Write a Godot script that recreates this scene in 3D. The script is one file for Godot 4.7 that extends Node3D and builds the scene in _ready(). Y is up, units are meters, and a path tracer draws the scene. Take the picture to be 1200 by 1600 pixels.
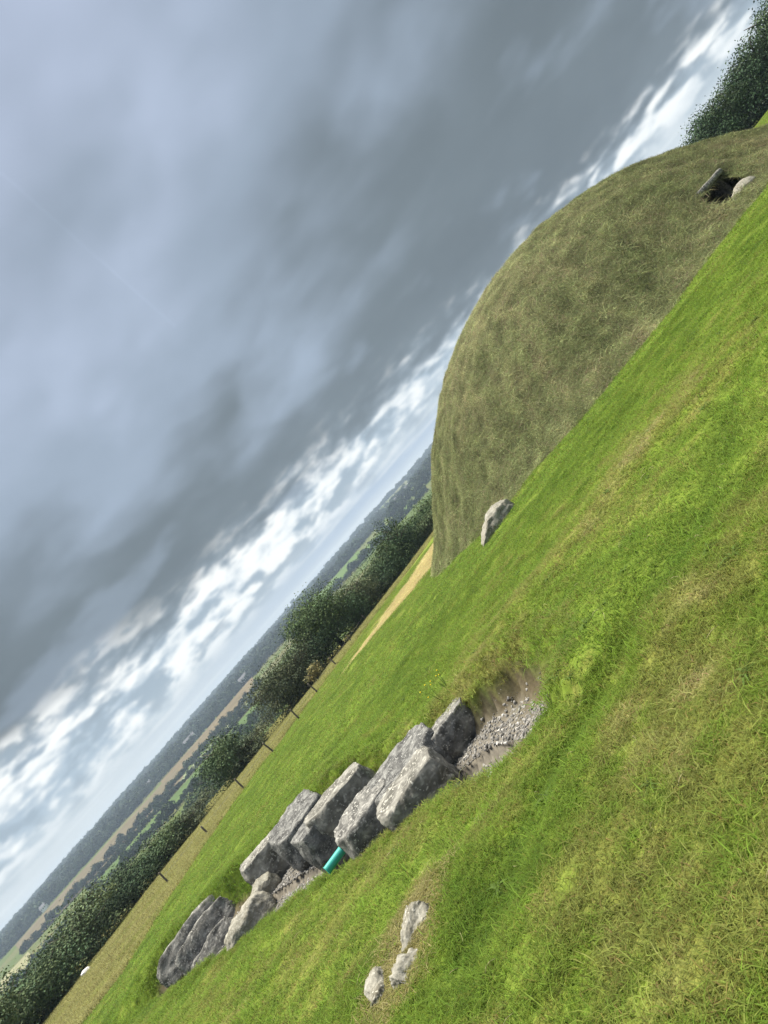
extends Node3D
# A hilltop: a ruined stone passage in a shallow trench in the lawn, a large grassy burial mound behind, hedges and a hazy valley.

const EYE := 1.6
var rng := RandomNumberGenerator.new()
var na := FastNoiseLite.new()      # metre-scale relief
var nb := FastNoiseLite.new()      # patches
var nc := FastNoiseLite.new()      # fine
var nsky := FastNoiseLite.new()
var used_names := {}
const MOUND := Vector2(8.55, 26.3)  # centre as (x, distance ahead)
const MOUND_R := 8.6
const MOUND_H := 4.45
# the trench: centre points (x, distance ahead, half width)
var trench: Array[Vector3] = [Vector3(-0.52, 6.35, 0.58), Vector3(-0.92, 7.2, 0.76), Vector3(-1.85, 7.95, 0.68), Vector3(-2.95, 9.0, 0.68), Vector3(-4.3, 10.0, 0.75), Vector3(-6.3, 11.6, 0.62), Vector3(-8.2, 12.75, 0.40)]

# ------------------------------------------------------------------ small helpers
func lin(r: float, g: float, b: float) -> Color:
	return Color(r / 255.0, g / 255.0, b / 255.0).srgb_to_linear()

func numbered(called: String) -> String:
	if not used_names.has(called):
		used_names[called] = 0
		return called
	used_names[called] += 1
	return "%s_%03d" % [called, used_names[called]]

func tag(o: Node, label: String, category: String, group := "", kind := "") -> void:
	o.set_meta("label", label)
	if category != "": o.set_meta("category", category)
	if group != "": o.set_meta("group", group)
	if kind != "": o.set_meta("kind", kind)

func thing(called: String, label: String, category: String, at := Vector3.ZERO, turn := 0.0, group := "") -> Node3D:
	var o := Node3D.new()
	o.name = numbered(called)
	add_child(o)
	o.position = at
	o.rotation.y = turn
	tag(o, label, category, group)
	return o

func part(called: String, m: Mesh, mat: Material, parent: Node) -> MeshInstance3D:
	var o := MeshInstance3D.new()
	o.name = called if parent != self else numbered(called)
	o.mesh = m
	o.material_override = mat
	parent.add_child(o, true)
	return o

func copy(o: Node3D, base_name: String, label: String, group: String, at: Vector3, turn: float, s: Vector3) -> Node3D:
	var c: Node3D = o.duplicate()
	c.name = numbered(base_name)
	add_child(c)
	c.position = at
	c.rotation = Vector3(0, turn, 0)
	c.scale = s
	tag(c, label, o.get_meta("category"), group)
	return c

func mat(c: Color, rough := 0.9) -> StandardMaterial3D:
	var m := StandardMaterial3D.new()
	m.albedo_color = c.linear_to_srgb()
	m.roughness = rough
	m.metallic_specular = 0.3
	return m

func leaf_mat(back: float) -> StandardMaterial3D:
	var m := StandardMaterial3D.new()
	m.vertex_color_use_as_albedo = true
	m.roughness = 0.75
	m.metallic_specular = 0.25
	m.cull_mode = BaseMaterial3D.CULL_DISABLED
	if back > 0.0:
		m.backlight_enabled = true
		m.backlight = Color(back, back, back)
	return m

func sstep(a: float, b: float, x: float) -> float:
	var t := clampf((x - a) / (b - a), 0.0, 1.0)
	return t * t * (3.0 - 2.0 * t)

# ------------------------------------------------------------------ the lie of the land
func trench_dist(x: float, d: float) -> Vector2:
	# x: signed distance to the trench's rim (inside negative), y: which side (+ far, - near)
	var best := 1e9
	var side := 0.0
	for i in trench.size() - 1:
		var a := Vector2(trench[i].x, trench[i].y)
		var b := Vector2(trench[i + 1].x, trench[i + 1].y)
		var ab := b - a
		var p := Vector2(x, d) - a
		var t := clampf(p.dot(ab) / ab.length_squared(), 0.0, 1.0)
		var w := lerpf(trench[i].z, trench[i + 1].z, t)
		var q := p - ab * t
		var l := q.length() - w
		if l < best:
			best = l
			side = q.dot(Vector2(-ab.y, ab.x).normalized() * -1.0)
	return Vector2(best, side)

func far_h(r: float) -> float:
	if r < 230.0: return -22.4
	return -20.5 + 36.0 * (minf(r, 2150.0) - 400.0) / 1750.0 - maxf(0.0, r - 2150.0) * 0.03

func land(x: float, d: float) -> float:
	# the smooth ground without the trench
	var xc := clampf(x, -70.0, 90.0)
	var dc := clampf(d, -15.0, 75.0)
	var soft := 0.5 * (xc + sqrt(xc * xc + 9.0))
	var h := 0.03 * xc + 0.032 * (soft - 1.5) - 0.04 * dc + 0.02
	h += -0.004 * maxf(0.0, dc - 40.0) * sstep(5.0, -5.0, x)
	var r := sqrt(x * x + d * d)
	if r > 60.0:
		var f := far_h(r) + EYE + 6.0 * na.get_noise_2d(x * 0.012, d * 0.012) * sstep(200.0, 900.0, r)
		h = lerpf(h, f, sstep(62.0, 230.0, r))
	return h

func ground(x: float, d: float) -> float:
	var h := land(x, d)
	var r := sqrt(x * x + d * d)
	if r > 70.0:
		return h
	var fade := 1.0 - sstep(30.0, 70.0, r)
	h += (0.035 * na.get_noise_2d(x * 9.0, d * 9.0) + 0.06 * na.get_noise_2d(x * 2.5 + 40.0, d * 2.5)) * fade
	if d < 9.0 and d > 2.5 and x > -2.5 and x < 5.0:
		h -= 0.085 * exp(-pow(crease(x, d) / 0.30, 2.0))
	# low bank that runs on from the trench's far lip to the right
	if d < 22.0 and d > 4.0 and x > -14.0 and x < 9.0:
		var t := trench_dist(x, d)
		var far_side := sstep(-0.3, 0.5, t.y)
		if t.x > 0.0:
			h += lerpf(0.12, 0.36, sstep(-1.4, -3.6, x)) * far_side * exp(-pow((t.x - 0.35) / 1.7, 2.0)) * sstep(0.0, 0.3, t.x)
		h += 0.10 * exp(-pow((d - 8.6 - 0.1 * x) / 0.9, 2.0)) * sstep(-1.5, 0.5, x) * (1.0 - sstep(3.0, 6.5, x))
		var wob := 0.16 * na.get_noise_2d(x * 17.0 + 9.0, d * 17.0) + 0.06 * nc.get_noise_2d(x * 6.0, d * 6.0)
		if t.y < 0.0: h -= 0.10 * exp(-pow(maxf(0.0, t.x) / 0.8, 2.0))
		h -= lerpf(0.33, 0.13, sstep(-3.4, -4.7, x)) * sstep(0.10, -0.24, t.x + wob)
	return h

func g(x: float, d: float, up := 0.0) -> Vector3:
	return Vector3(x, ground(x, d) + up, -d)

func mound_y(x: float, d: float) -> float:
	var q := Vector2(x, d) - MOUND
	var r := q.length() / MOUND_R
	r = maxf(0.0, r + foot_wobble(q) * sstep(0.4, 1.0, r))
	var h := MOUND_H * (1.0 - pow(r, 2.2))
	if r > 0.9:
		h = MOUND_H * (1.0 - pow(0.9, 2.2)) * pow(maxf(0.0, (1.06 - r) / 0.16), 1.25)
	var lump := 0.06 * na.get_noise_2d(x * 5.0 + 70.0, d * 5.0) + 0.045 * na.get_noise_2d(x * 16.0, d * 16.0 + 30.0) + 0.04 * nc.get_noise_2d(x * 1.6, d * 1.6)
	return land(x, d) + h + lump * sstep(1.05, 0.9, r) - 0.03

func foot_wobble(q: Vector2) -> float:
	var a := q.angle()
	return 0.018 * na.get_noise_2d(cos(a) * 22.0, sin(a) * 22.0) + 0.012 * na.get_noise_2d(cos(a) * 80.0, sin(a) * 80.0)

func in_mound(x: float, d: float) -> bool:
	return (Vector2(x, d) - MOUND).length() / MOUND_R + 2.0 * foot_wobble(Vector2(x, d) - MOUND) < 1.005

# ------------------------------------------------------------------ what grows where (linear base colours)
var GREEN := Color(0.158, 0.250, 0.032)
var DEEP := Color(0.074, 0.146, 0.016)
var OLIVE := Color(0.205, 0.240, 0.056)
var STRAW := Color(0.400, 0.365, 0.180)
var PALE := Color(0.265, 0.260, 0.100)

func seg_dist(p: Vector2, a: Vector2, b: Vector2) -> float:
	var ab := b - a
	return (p - a - ab * clampf((p - a).dot(ab) / ab.length_squared(), 0.0, 1.0)).length()

func pale_zone(x: float, d: float) -> float:
	# the unmown strip between the lawn and the hedge: 0 lawn .. 1 rough
	var e := 19.5 + 0.0
	if x < -14.0: e = 19.0 + (x + 14.0) * -0.35
	else: e = lerpf(31.0, 45.5, clampf((x + 13.2) / 9.0, 0.0, 1.0)) if x > -13.2 else lerpf(19.0, 31.0, sstep(-14.0, -13.2, x))
	if x > -4.2: e = 45.5 + (x + 4.2) * 1.5
	# straight mowing edge seen from the hill: from (-14,19) to (-12,30) to (-5,45)
	return sstep(-0.6, 0.8, d - e + 1.2 * nb.get_noise_2d(x * 0.8, d * 0.8))

func path_zone(x: float, d: float) -> float:
	# straw track that curls round behind the mound
	var wob := 0.25 * nb.get_noise_2d(x * 1.5, d * 0.8)
	if x < -5.6 or x > 7.0: return 0.0
	var a := sstep(29.8, 30.5, d + wob)
	return a * (1.0 - sstep(-0.5, 0.6, d + wob - 31.0 - (x + 5.6) * 2.1))

func crease(x: float, d: float) -> float:
	# the lush hollow that runs up the near slope to the right of the trench
	var q := Vector2(x, d)
	return minf(minf(seg_dist(q, Vector2(-1.3, 4.0), Vector2(-0.6, 4.65)), seg_dist(q, Vector2(-0.6, 4.65), Vector2(1.2, 5.3))), seg_dist(q, Vector2(1.2, 5.3), Vector2(3.4, 7.6)))

func lawn_color(x: float, d: float) -> Color:
	var big := nb.get_noise_2d(x * 0.55, d * 0.55)
	var mid := nb.get_noise_2d(x * 2.2 + 50.0, d * 2.2)
	var fine := nc.get_noise_2d(x * 3.0, d * 3.0)
	var p := Vector2(x, d)
	var dry := 0.26 * big + 0.36 * mid + 0.46 * fine + 0.16 * nc.get_noise_2d(x * 11.0, d * 11.0) - 0.02
	# dry streak in the near right of the lawn, round the outcrop, and on the trench's banks
	dry += 0.16 * exp(-pow(seg_dist(p, Vector2(-0.75, 2.2), Vector2(0.15, 3.4)) / 0.45, 2.0))
	dry += 0.20 * exp(-pow(seg_dist(p, Vector2(0.05, 3.3), Vector2(0.95, 4.9)) / 0.55, 2.0))
	dry += 0.06 * sstep(0.0, 1.6, x - 0.25 * (d - 3.0)) * (1.0 - sstep(6.0, 8.0, d))
	dry += 0.5 * exp(-pow((seg_dist(p, Vector2(-1.75, 5.0), Vector2(-1.95, 4.3)) + 0.2 * mid) / 0.24, 2.0))
	dry += 0.34 * exp(-pow((d - 8.7 - 0.1 * x) / 0.8, 2.0)) * sstep(-2.2, -0.4, x) * (1.0 - sstep(2.5, 4.5, x))
	dry -= 0.22 * sstep(10.5, 13.0, d) * (1.0 - sstep(24.0, 40.0, d))
	dry -= 0.38 * exp(-pow(crease(x, d) / 0.34, 2.0))
	# mowing streaks on the flat towards the mound
	if d > 10.0:
		dry += 0.10 * nb.get_noise_2d((x * 0.55 - d * 0.83) * 2.6, (x * 0.83 + d * 0.55) * 0.25)
	var c := GREEN
	if dry > 0.0:
		c = GREEN.lerp(OLIVE, sstep(0.0, 0.26, dry)).lerp(STRAW, 0.8 * sstep(0.34, 0.85, dry))
	else:
		c = GREEN.lerp(DEEP, sstep(0.0, -0.6, dry) * 0.7)
	return c

# ------------------------------------------------------------------ meshes
func blade_mesh(count: int, radius: float, h_lo: float, h_hi: float, width: float, lean: float, straw: float, s: int) -> ArrayMesh:
	var r := RandomNumberGenerator.new()
	r.seed = s
	var v := PackedVector3Array()
	var n := PackedVector3Array()
	var c := PackedColorArray()
	var ix := PackedInt32Array()
	for i in count:
		var a := r.randf() * TAU
		var q := sqrt(r.randf()) * radius
		var root := Vector3(cos(a) * q, -0.012, sin(a) * q)
		var yaw := r.randf() * TAU
		var side := Vector3(cos(yaw), 0, sin(yaw))
		var out := Vector3(-sin(yaw), 0, cos(yaw))
		var h := r.randf_range(h_lo, h_hi)
		var bend := h * lean * r.randf_range(0.3, 1.5)
		var w := width * r.randf_range(0.7, 1.3)
		var p1 := root + Vector3(0, h * 0.6, 0) + out * bend * 0.3
		var p2 := root + Vector3(0, h * maxf(0.35, 1.0 - lean * 0.25), 0) + out * bend
		var nn := side.cross(p2 - root).normalized()
		var flip := nn.y < 0.0
		if flip: nn = -nn
		var k := r.randf_range(0.5, 1.4)
		var col := Color(k, k, k)
		if r.randf() < straw:
			col = Color(1.9 * k, 1.15 * k, 2.6 * k)
		elif r.randf() < 0.3:
			col = Color(1.15 * k, 1.0 * k, 0.9 * k)
		var b := v.size()
		for p in [root - side * w * 0.5, root + side * w * 0.5, p1 - side * w * 0.42, p1 + side * w * 0.42, p2]:
			v.append(p)
			n.append(nn)
			c.append(col)
		for j in ([0, 1, 2, 1, 3, 2, 2, 3, 4] if flip else [0, 2, 1, 1, 2, 3, 2, 4, 3]):
			ix.append(b + j)
	return arrays(v, n, c, ix)

func arrays(v: PackedVector3Array, n: PackedVector3Array, c: PackedColorArray, ix: PackedInt32Array) -> ArrayMesh:
	var a := []
	a.resize(Mesh.ARRAY_MAX)
	a[Mesh.ARRAY_VERTEX] = v
	a[Mesh.ARRAY_NORMAL] = n
	if c.size(): a[Mesh.ARRAY_COLOR] = c
	a[Mesh.ARRAY_INDEX] = ix
	var m := ArrayMesh.new()
	m.add_surface_from_arrays(Mesh.PRIMITIVE_TRIANGLES, a)
	return m

func scatter(called: String, m: Mesh, material: Material, where: Array[Transform3D], cols: PackedColorArray, parent: Node, label := "", category := "") -> MultiMeshInstance3D:
	var mm := MultiMesh.new()
	mm.transform_format = MultiMesh.TRANSFORM_3D
	mm.use_colors = true
	mm.mesh = m
	mm.instance_count = where.size()
	for i in where.size():
		mm.set_instance_transform(i, where[i])
		mm.set_instance_color(i, cols[i])
	var o := MultiMeshInstance3D.new()
	o.name = called if parent != self else numbered(called)
	o.multimesh = mm
	o.material_override = material
	parent.add_child(o, true)
	o.set_meta("kind", "stuff")
	if label != "": tag(o, label, category)
	return o

func crown_mesh(size: Vector3, blobs: int, leaves: int, leaf: float, col: Color, s: int, low := 0.1) -> ArrayMesh:
	# leaf-sized faces on the outsides of many overlapping clumps; base of the crown at y = low * height
	var r := RandomNumberGenerator.new()
	r.seed = s
	var v := PackedVector3Array()
	var n := PackedVector3Array()
	var c := PackedColorArray()
	var ix := PackedInt32Array()
	for b in blobs:
		var dir := Vector3(r.randfn(), r.randfn(), r.randfn()).normalized()
		var q := pow(r.randf(), 0.45)
		var centre := Vector3(dir.x * size.x * 0.36 * q, size.y * (low + (1.0 - low) * 0.5) + dir.y * size.y * (1.0 - low) * 0.36 * q, dir.z * size.z * 0.36 * q)
		var br := r.randf_range(0.11, 0.24) * minf(size.x, size.y)
		var tone := r.randf_range(0.55, 1.4)
		var hue := r.randf_range(-0.12, 0.12)
		for i in leaves:
			var ld := Vector3(r.randfn(), r.randfn() + 0.15, r.randfn()).normalized()
			var p := centre + ld * br * (1.0 + 0.35 * r.randfn() * 0.6) * Vector3(1.15, 0.85, 1.15)
			if p.y < 0.02: p.y = 0.02 + r.randf() * 0.1 * size.y
			var nn := (ld + Vector3(r.randfn(), r.randfn(), r.randfn()) * 0.55).normalized()
			var t := nn.cross(Vector3(r.randfn(), r.randfn(), r.randfn())).normalized()
			var bt := nn.cross(t)
			var l := leaf * r.randf_range(0.55, 1.35)
			var k := tone * r.randf_range(0.75, 1.3)
			var col2 := Color(col.r * k * (1.0 + hue), col.g * k, col.b * k * (1.0 - hue))
			var base := v.size()
			v.append(p - t * l * 0.75)
			v.append(p + bt * l * 0.42 + nn * l * 0.1)
			v.append(p + t * l * 0.75)
			v.append(p - bt * l * 0.42 + nn * l * 0.1)
			for j in 4:
				n.append(nn)
				c.append(col2)
			for j in [0, 1, 2, 0, 2, 3]:
				ix.append(base + j)
	return arrays(v, n, c, ix)

func tube(st: SurfaceTool, pts: Array, radii: Array, sides := 7) -> void:
	for i in pts.size() - 1:
		var a: Vector3 = pts[i]
		var b: Vector3 = pts[i + 1]
		var w: Vector3 = (b - a).normalized()
		var u := w.cross(Vector3(0.31, 0.2, 0.93)).normalized()
		var v := w.cross(u)
		for k in sides:
			var a0 := TAU * k / sides
			var a1 := TAU * (k + 1) / sides
			var e0 := u * cos(a0) + v * sin(a0)
			var e1 := u * cos(a1) + v * sin(a1)
			var q := [a + e0 * radii[i], a + e1 * radii[i], b + e1 * radii[i + 1], b + e0 * radii[i + 1]]
			for j in [0, 1, 2, 0, 2, 3]:
				st.add_vertex(q[j])
	var last: Vector3 = pts[-1]
	var wl: Vector3 = (pts[-1] - pts[-2]).normalized()
	var ul := wl.cross(Vector3(0.31, 0.2, 0.93)).normalized()
	var vl := wl.cross(ul)
	for k in sides:
		var a0 := TAU * k / sides
		var a1 := TAU * (k + 1) / sides
		st.add_vertex(last)
		st.add_vertex(last + (ul * cos(a0) + vl * sin(a0)) * radii[-1])
		st.add_vertex(last + (ul * cos(a1) + vl * sin(a1)) * radii[-1])

func trunk_mesh(h: float, rad: float, spread: float, s: int) -> ArrayMesh:
	var r := RandomNumberGenerator.new()
	r.seed = s
	var st := SurfaceTool.new()
	st.begin(Mesh.PRIMITIVE_TRIANGLES)
	var top := Vector3(r.randf_range(-0.1, 0.1) * h, h * 0.6, r.randf_range(-0.1, 0.1) * h)
	tube(st, [Vector3(0, -0.25, 0), Vector3(0.02 * h, h * 0.25, 0), top], [rad, rad * 0.75, rad * 0.4])
	for k in 6:
		var a := TAU * (k + r.randf() * 0.6) / 6.0
		var from := Vector3(0.02 * h, h * 0.25, 0).lerp(top, r.randf())
		var to := from + Vector3(cos(a) * spread * r.randf_range(0.5, 0.9), h * r.randf_range(0.12, 0.35), sin(a) * spread * r.randf_range(0.5, 0.9))
		tube(st, [from, from.lerp(to, 0.5) + Vector3(0, 0.04 * h, 0), to], [rad * 0.4, rad * 0.28, rad * 0.1], 5)
	st.generate_normals()
	return st.commit()

func make_tree(called: String, size: Vector3, blobs: int, leaves: int, leaf: float, col: Color, low: float, s: int, label: String, category: String, group: String) -> Node3D:
	var t := thing(called, label, category, Vector3.ZERO, 0.0, group)
	part("crown", crown_mesh(size, blobs, leaves, leaf, col, s, low), M.leaf, t)
	part("trunk", trunk_mesh(size.y, 0.035 * size.y + 0.02, size.x * 0.4, s + 7), M.bark, t)
	return t

# a rough block of stone standing on y = 0 (sunk a little); round 0 = block, 1 = boulder; cuts = planes as [normal, distance]
func stone_mesh(size: Vector3, roundness: float, s: int, cuts: Array, rough := 0.035, n := 18) -> ArrayMesh:
	var st := SurfaceTool.new()
	st.begin(Mesh.PRIMITIVE_TRIANGLES)
	st.set_smooth_group(0)
	var axes := [[Vector3.RIGHT, Vector3.UP, Vector3.BACK], [Vector3.LEFT, Vector3.BACK, Vector3.UP], [Vector3.UP, Vector3.BACK, Vector3.RIGHT], [Vector3.DOWN, Vector3.RIGHT, Vector3.BACK], [Vector3.BACK, Vector3.RIGHT, Vector3.UP], [Vector3.FORWARD, Vector3.UP, Vector3.RIGHT]]
	var o := Vector3(s * 3.7, s * 1.3, s * 5.1)
	for f in axes:
		var grid := []
		for i in n + 1:
			for j in n + 1:
				var cu: Vector3 = f[0] + f[1] * (2.0 * i / n - 1.0) + f[2] * (2.0 * j / n - 1.0)
				var sp: Vector3 = cu.normalized() * 1.22
				var q := cu.lerp(sp, 0.22 + 0.78 * roundness)
				var p := q * size * 0.5
				for k in cuts:
					var nn: Vector3 = k[0].normalized()
					var over: float = p.dot(nn) - k[1]
					if over > 0.0: p -= nn * over
				var w := p + o
				var dsp: float = na.get_noise_3d(w.x * 13.0, w.y * 13.0, w.z * 13.0) * rough * 1.7 + na.get_noise_3d(w.x * 55.0, w.y * 55.0, w.z * 55.0) * rough * 0.7 + nc.get_noise_3d(w.x * 40.0, w.y * 40.0, w.z * 40.0) * rough * 0.35
				p += q.normalized() * dsp
				p.y += size.y * 0.5
				grid.append(p)
		for i in n:
			for j in n:
				var a: Vector3 = grid[i * (n + 1) + j]
				var b: Vector3 = grid[(i + 1) * (n + 1) + j]
				var c: Vector3 = grid[(i + 1) * (n + 1) + j + 1]
				var e: Vector3 = grid[i * (n + 1) + j + 1]
				for p in [a, c, b, a, e, c]:
					st.add_vertex(p)
	st.generate_normals()
	st.index()
	return st.commit()

func stone(called: String, label: String, at: Vector3, size: Vector3, turn: float, tilt: Vector3, roundness: float, s: int, cuts := [], group := "", rough := 0.035, material: Material = null, category := "stone") -> MeshInstance3D:
	var o := part(called, stone_mesh(size, roundness, s, cuts, rough), material if material else M.stone, self)
	o.position = at
	o.rotation_degrees = Vector3(tilt.x, turn, tilt.z)
	tag(o, label, category, group)
	return o

func chips(w: float, h: float, dp: float, s: int) -> Array:
	var r := RandomNumberGenerator.new()
	r.seed = s * 31
	var out := []
	for k in 5:
		var a := TAU * (k + r.randf()) / 5.0
		var n := Vector3(cos(a), r.randf_range(-0.1, 0.12), sin(a)).normalized()
		out.append([n, (absf(n.x) * w + absf(n.z) * dp + absf(n.y) * h * 0.5) * r.randf_range(0.43, 0.52)])
	out.append([Vector3(r.randf_range(-0.06, 0.06), 1, r.randf_range(-0.02, 0.06)), h * 0.36])
	return out

func block(label: String, x: float, d: float, top: float, w: float, dp: float, turn: float, tilt: Vector3, roundness: float, s: int, grp: String) -> void:
	var at := Vector3(x, ground(x, d) - 0.12, -d)
	var h := top - at.y
	stone("orthostat", label, at, Vector3(w, h / 0.86, dp), turn, tilt, roundness, s, chips(w, h / 0.86, dp, s), grp, 0.030, [M.stone, M.dark_stone, M.brown_stone, M.stone, M.brown_stone, M.dark_stone, M.dark_stone, M.brown_stone][s - 1])

func box(size: Vector3, bev := 0.0) -> ArrayMesh:
	var st := SurfaceTool.new()
	st.begin(Mesh.PRIMITIVE_TRIANGLES)
	var b := BoxMesh.new()
	b.size = size
	st.append_from(b, 0, Transform3D(Basis(), Vector3(0, size.y * 0.5, 0)))
	return st.commit()

# ------------------------------------------------------------------ textures
func tile_noise(sz: int, freq: float, oct: int, s: int, kind := FastNoiseLite.TYPE_SIMPLEX_SMOOTH) -> Image:
	var f := FastNoiseLite.new()
	f.seed = s
	f.noise_type = kind
	f.frequency = freq
	f.fractal_octaves = oct
	return f.get_seamless_image(sz, sz, false, false, 0.15, true)

func stone_textures(base: Color, dark: Color, pale: Color, speck: float, s: int) -> Array:
	var sz := 512
	var a := tile_noise(sz, 0.008, 4, s)
	var b := tile_noise(sz, 0.05, 3, s + 1)
	var c := tile_noise(sz, 0.035, 2, s + 2, FastNoiseLite.TYPE_CELLULAR)
	var lich := tile_noise(sz, 0.022, 5, s + 5)
	var al := Image.create(sz, sz, false, Image.FORMAT_RGB8)
	var he := Image.create(sz, sz, false, Image.FORMAT_RGB8)
	for y in sz:
		for x in sz:
			var u := a.get_pixel(x, y).r
			var v := b.get_pixel(x, y).r
			var w := c.get_pixel(x, y).r
			var k := base.lerp(dark, sstep(0.5, 0.78, u) * 0.8)
			k = k.lerp(pale, sstep(0.55, 0.25, u) * 0.35)
			k = k * (0.72 + 0.56 * v)
			var l := sstep(0.60, 0.72, lich.get_pixel(x, y).r + 0.10 * (v - 0.5)) * sstep(speck + 0.35, speck, w)
			k = k.lerp(pale, 0.8 * l)
			k = k.lerp(pale * 1.5, sstep(0.74, 0.82, v) * sstep(0.45, 0.62, u))
			al.set_pixel(x, y, k.linear_to_srgb())
			var hh := clampf(0.35 * u + 0.55 * v + 0.1 * w, 0, 1)
			he.set_pixel(x, y, Color(hh, hh, hh))
	return [ImageTexture.create_from_image(al), ImageTexture.create_from_image(he)]

func stone_mat(t: Array, scale_uv: float, relief: float) -> StandardMaterial3D:
	var m := StandardMaterial3D.new()
	m.albedo_texture = t[0]
	m.roughness = 0.88
	m.metallic_specular = 0.3
	m.uv1_triplanar = true
	m.uv1_world_triplanar = true
	m.uv1_scale = Vector3.ONE * scale_uv
	m.heightmap_enabled = true
	m.heightmap_texture = t[1]
	m.heightmap_scale = relief
	return m

# ------------------------------------------------------------------ the sky
func sky_color(phi: float, th: float) -> Color:
	var deg := rad_to_deg(th)
	var c := cos(th)
	var dx := c * sin(phi)
	var dy := sin(th)
	var dz := -c * cos(phi)
	var k := 1.0 / (dy + 0.10)
	var k2 := 1.0 / (dy + 0.22)
	var px := dx * k2
	var pz := dz * k2
	# --- the clouds along the horizon, below the edge of the great grey deck
	var w1 := nsky.get_noise_3d(dx * 90.0, deg * 6.0, dz * 90.0)
	var big := nsky.get_noise_3d(dx * 26.0 + 7.0, deg * 4.5 + 3.0, dz * 26.0)
	var puff := nsky.get_noise_3d(dx * 290.0 + 40.0, deg * 17.0 + 12.0 * w1, dz * 290.0)
	var fine_puff := nsky.get_noise_3d(dx * 620.0 + 11.0, deg * 36.0 + 8.0 * w1, dz * 620.0)
	var wisp := nsky.get_noise_3d(dx * 45.0 + 90.0, deg * 34.0, dz * 45.0)
	var band := SKY_BAND.lerp(SKY_LOW, sstep(4.2, 0.6, deg))
	var slit := exp(-pow((deg - 1.75 - 1.0 * big) / 0.75, 2.0)) * sstep(-0.95, -0.1, sin(phi) + 0.3)
	band = band.lerp(SKY_BLUE, clampf(slit * 0.6, 0.0, 1.0) * exp(-pow((sin(phi) - 0.05) / 0.35, 2.0)))
	var bright := sstep(-0.02, 0.42, puff * 0.62 + 0.30 * fine_puff + 0.30 * big + 0.06 + 0.08 * sstep(0.2, -0.3, sin(phi)))
	band = band.lerp(SKY_WHITE, bright * sstep(1.6, 3.4, deg) * 0.80)
	band = band.lerp(SKY_LOW * 1.12, sstep(0.05, 0.30, wisp) * 0.7 * sstep(3.6, 1.5, deg))
	band = band.lerp(SKY_GREY, sstep(0.06, 0.36, -puff + 0.4 * big) * 0.55 * sstep(1.5, 3.0, deg))
	# --- the deck
	var n1 := nsky.get_noise_2d(px * 11.0, pz * 11.0)
	var n2 := nsky.get_noise_2d(px * 34.0 + 60.0 + 14.0 * n1, pz * 34.0)
	var n3 := nsky.get_noise_2d(px * 95.0, pz * 95.0 + 30.0)
	var t := sstep(10.0, 40.0, deg + 15.0 * n1 + 3.0 * n2)
	var deck := DECK_DARK.lerp(DECK_MID, sstep(0.0, 0.42, t)).lerp(DECK_TOP, sstep(0.40, 1.0, t))
	deck = deck * (1.0 + 0.08 * n2 + 0.03 * n3 + 0.18 * n1)
	deck = deck.lerp(DECK_MID * 1.2, 0.4 * sstep(0.10, 0.42, nsky.get_noise_2d(px * 20.0 + 200.0, pz * 20.0)) * sstep(30.0, 8.0, deg))
	var edge := 5.2 - 3.4 * sin(phi) + 1.4 * big + 1.6 * puff * sstep(9.0, 4.0, deg) + 0.8 * fine_puff * sstep(9.0, 4.0, deg) + 0.7 * n2
	var m := sstep(edge - 0.6, edge + 2.4, deg)
	# thin bright margin where the deck breaks up
	var rim := exp(-pow((deg - edge + 0.1) / 0.9, 2.0)) * sstep(-0.15, 0.3, puff + 0.12)
	var col := band.lerp(deck, m)
	col = col.lerp(SKY_WHITE, clampf(rim * (0.40 + 0.25 * sstep(0.3, -0.2, sin(phi))), 0.0, 1.0))
	return col

var SKY_BAND := lin(176, 194, 208)
var SKY_LOW := lin(222, 228, 228)
var SKY_BLUE := lin(150, 174, 206)
var SKY_WHITE := lin(252, 253, 250) * 1.15
var SKY_GREY := lin(150, 166, 178)
var DECK_DARK := lin(114, 126, 134)
var DECK_MID := lin(150, 165, 182)
var DECK_TOP := lin(187, 200, 224)

func sky_image() -> Image:
	var W := 3072
	var H := 1536
	var split := int(H * 20.0 / 180.0)
	var img := Image.create(W, H, false, Image.FORMAT_RGBF)
	img.fill(lin(150, 158, 150))
	var q := 6
	var up_h := H / 2 - split
	var hi := Image.create(W / q, up_h / q + 1, false, Image.FORMAT_RGBF)
	for y in hi.get_height():
		var th := PI / 2 - (y * q + q * 0.5) / H * PI
		for x in hi.get_width():
			hi.set_pixel(x, y, sky_color((x * q + q * 0.5) / W * TAU, th))
	hi.resize(W, hi.get_height() * q, Image.INTERPOLATE_CUBIC)
	img.blit_rect(hi, Rect2i(0, 0, W, up_h), Vector2i.ZERO)
	for y in range(up_h, H / 2):
		var th := PI / 2 - (y + 0.5) / H * PI
		for x in W:
			img.set_pixel(x, y, sky_color((x + 0.5) / W * TAU, th))
	return img

var M := {}
const ORD := ["first", "second", "third", "fourth", "fifth", "sixth", "seventh", "eighth", "ninth", "tenth", "eleventh", "twelfth", "thirteenth", "fourteenth", "fifteenth", "sixteenth", "seventeenth", "eighteenth", "nineteenth", "twentieth", "twenty-first", "twenty-second", "twenty-third", "twenty-fourth", "twenty-fifth", "twenty-sixth", "twenty-seventh"]

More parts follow.
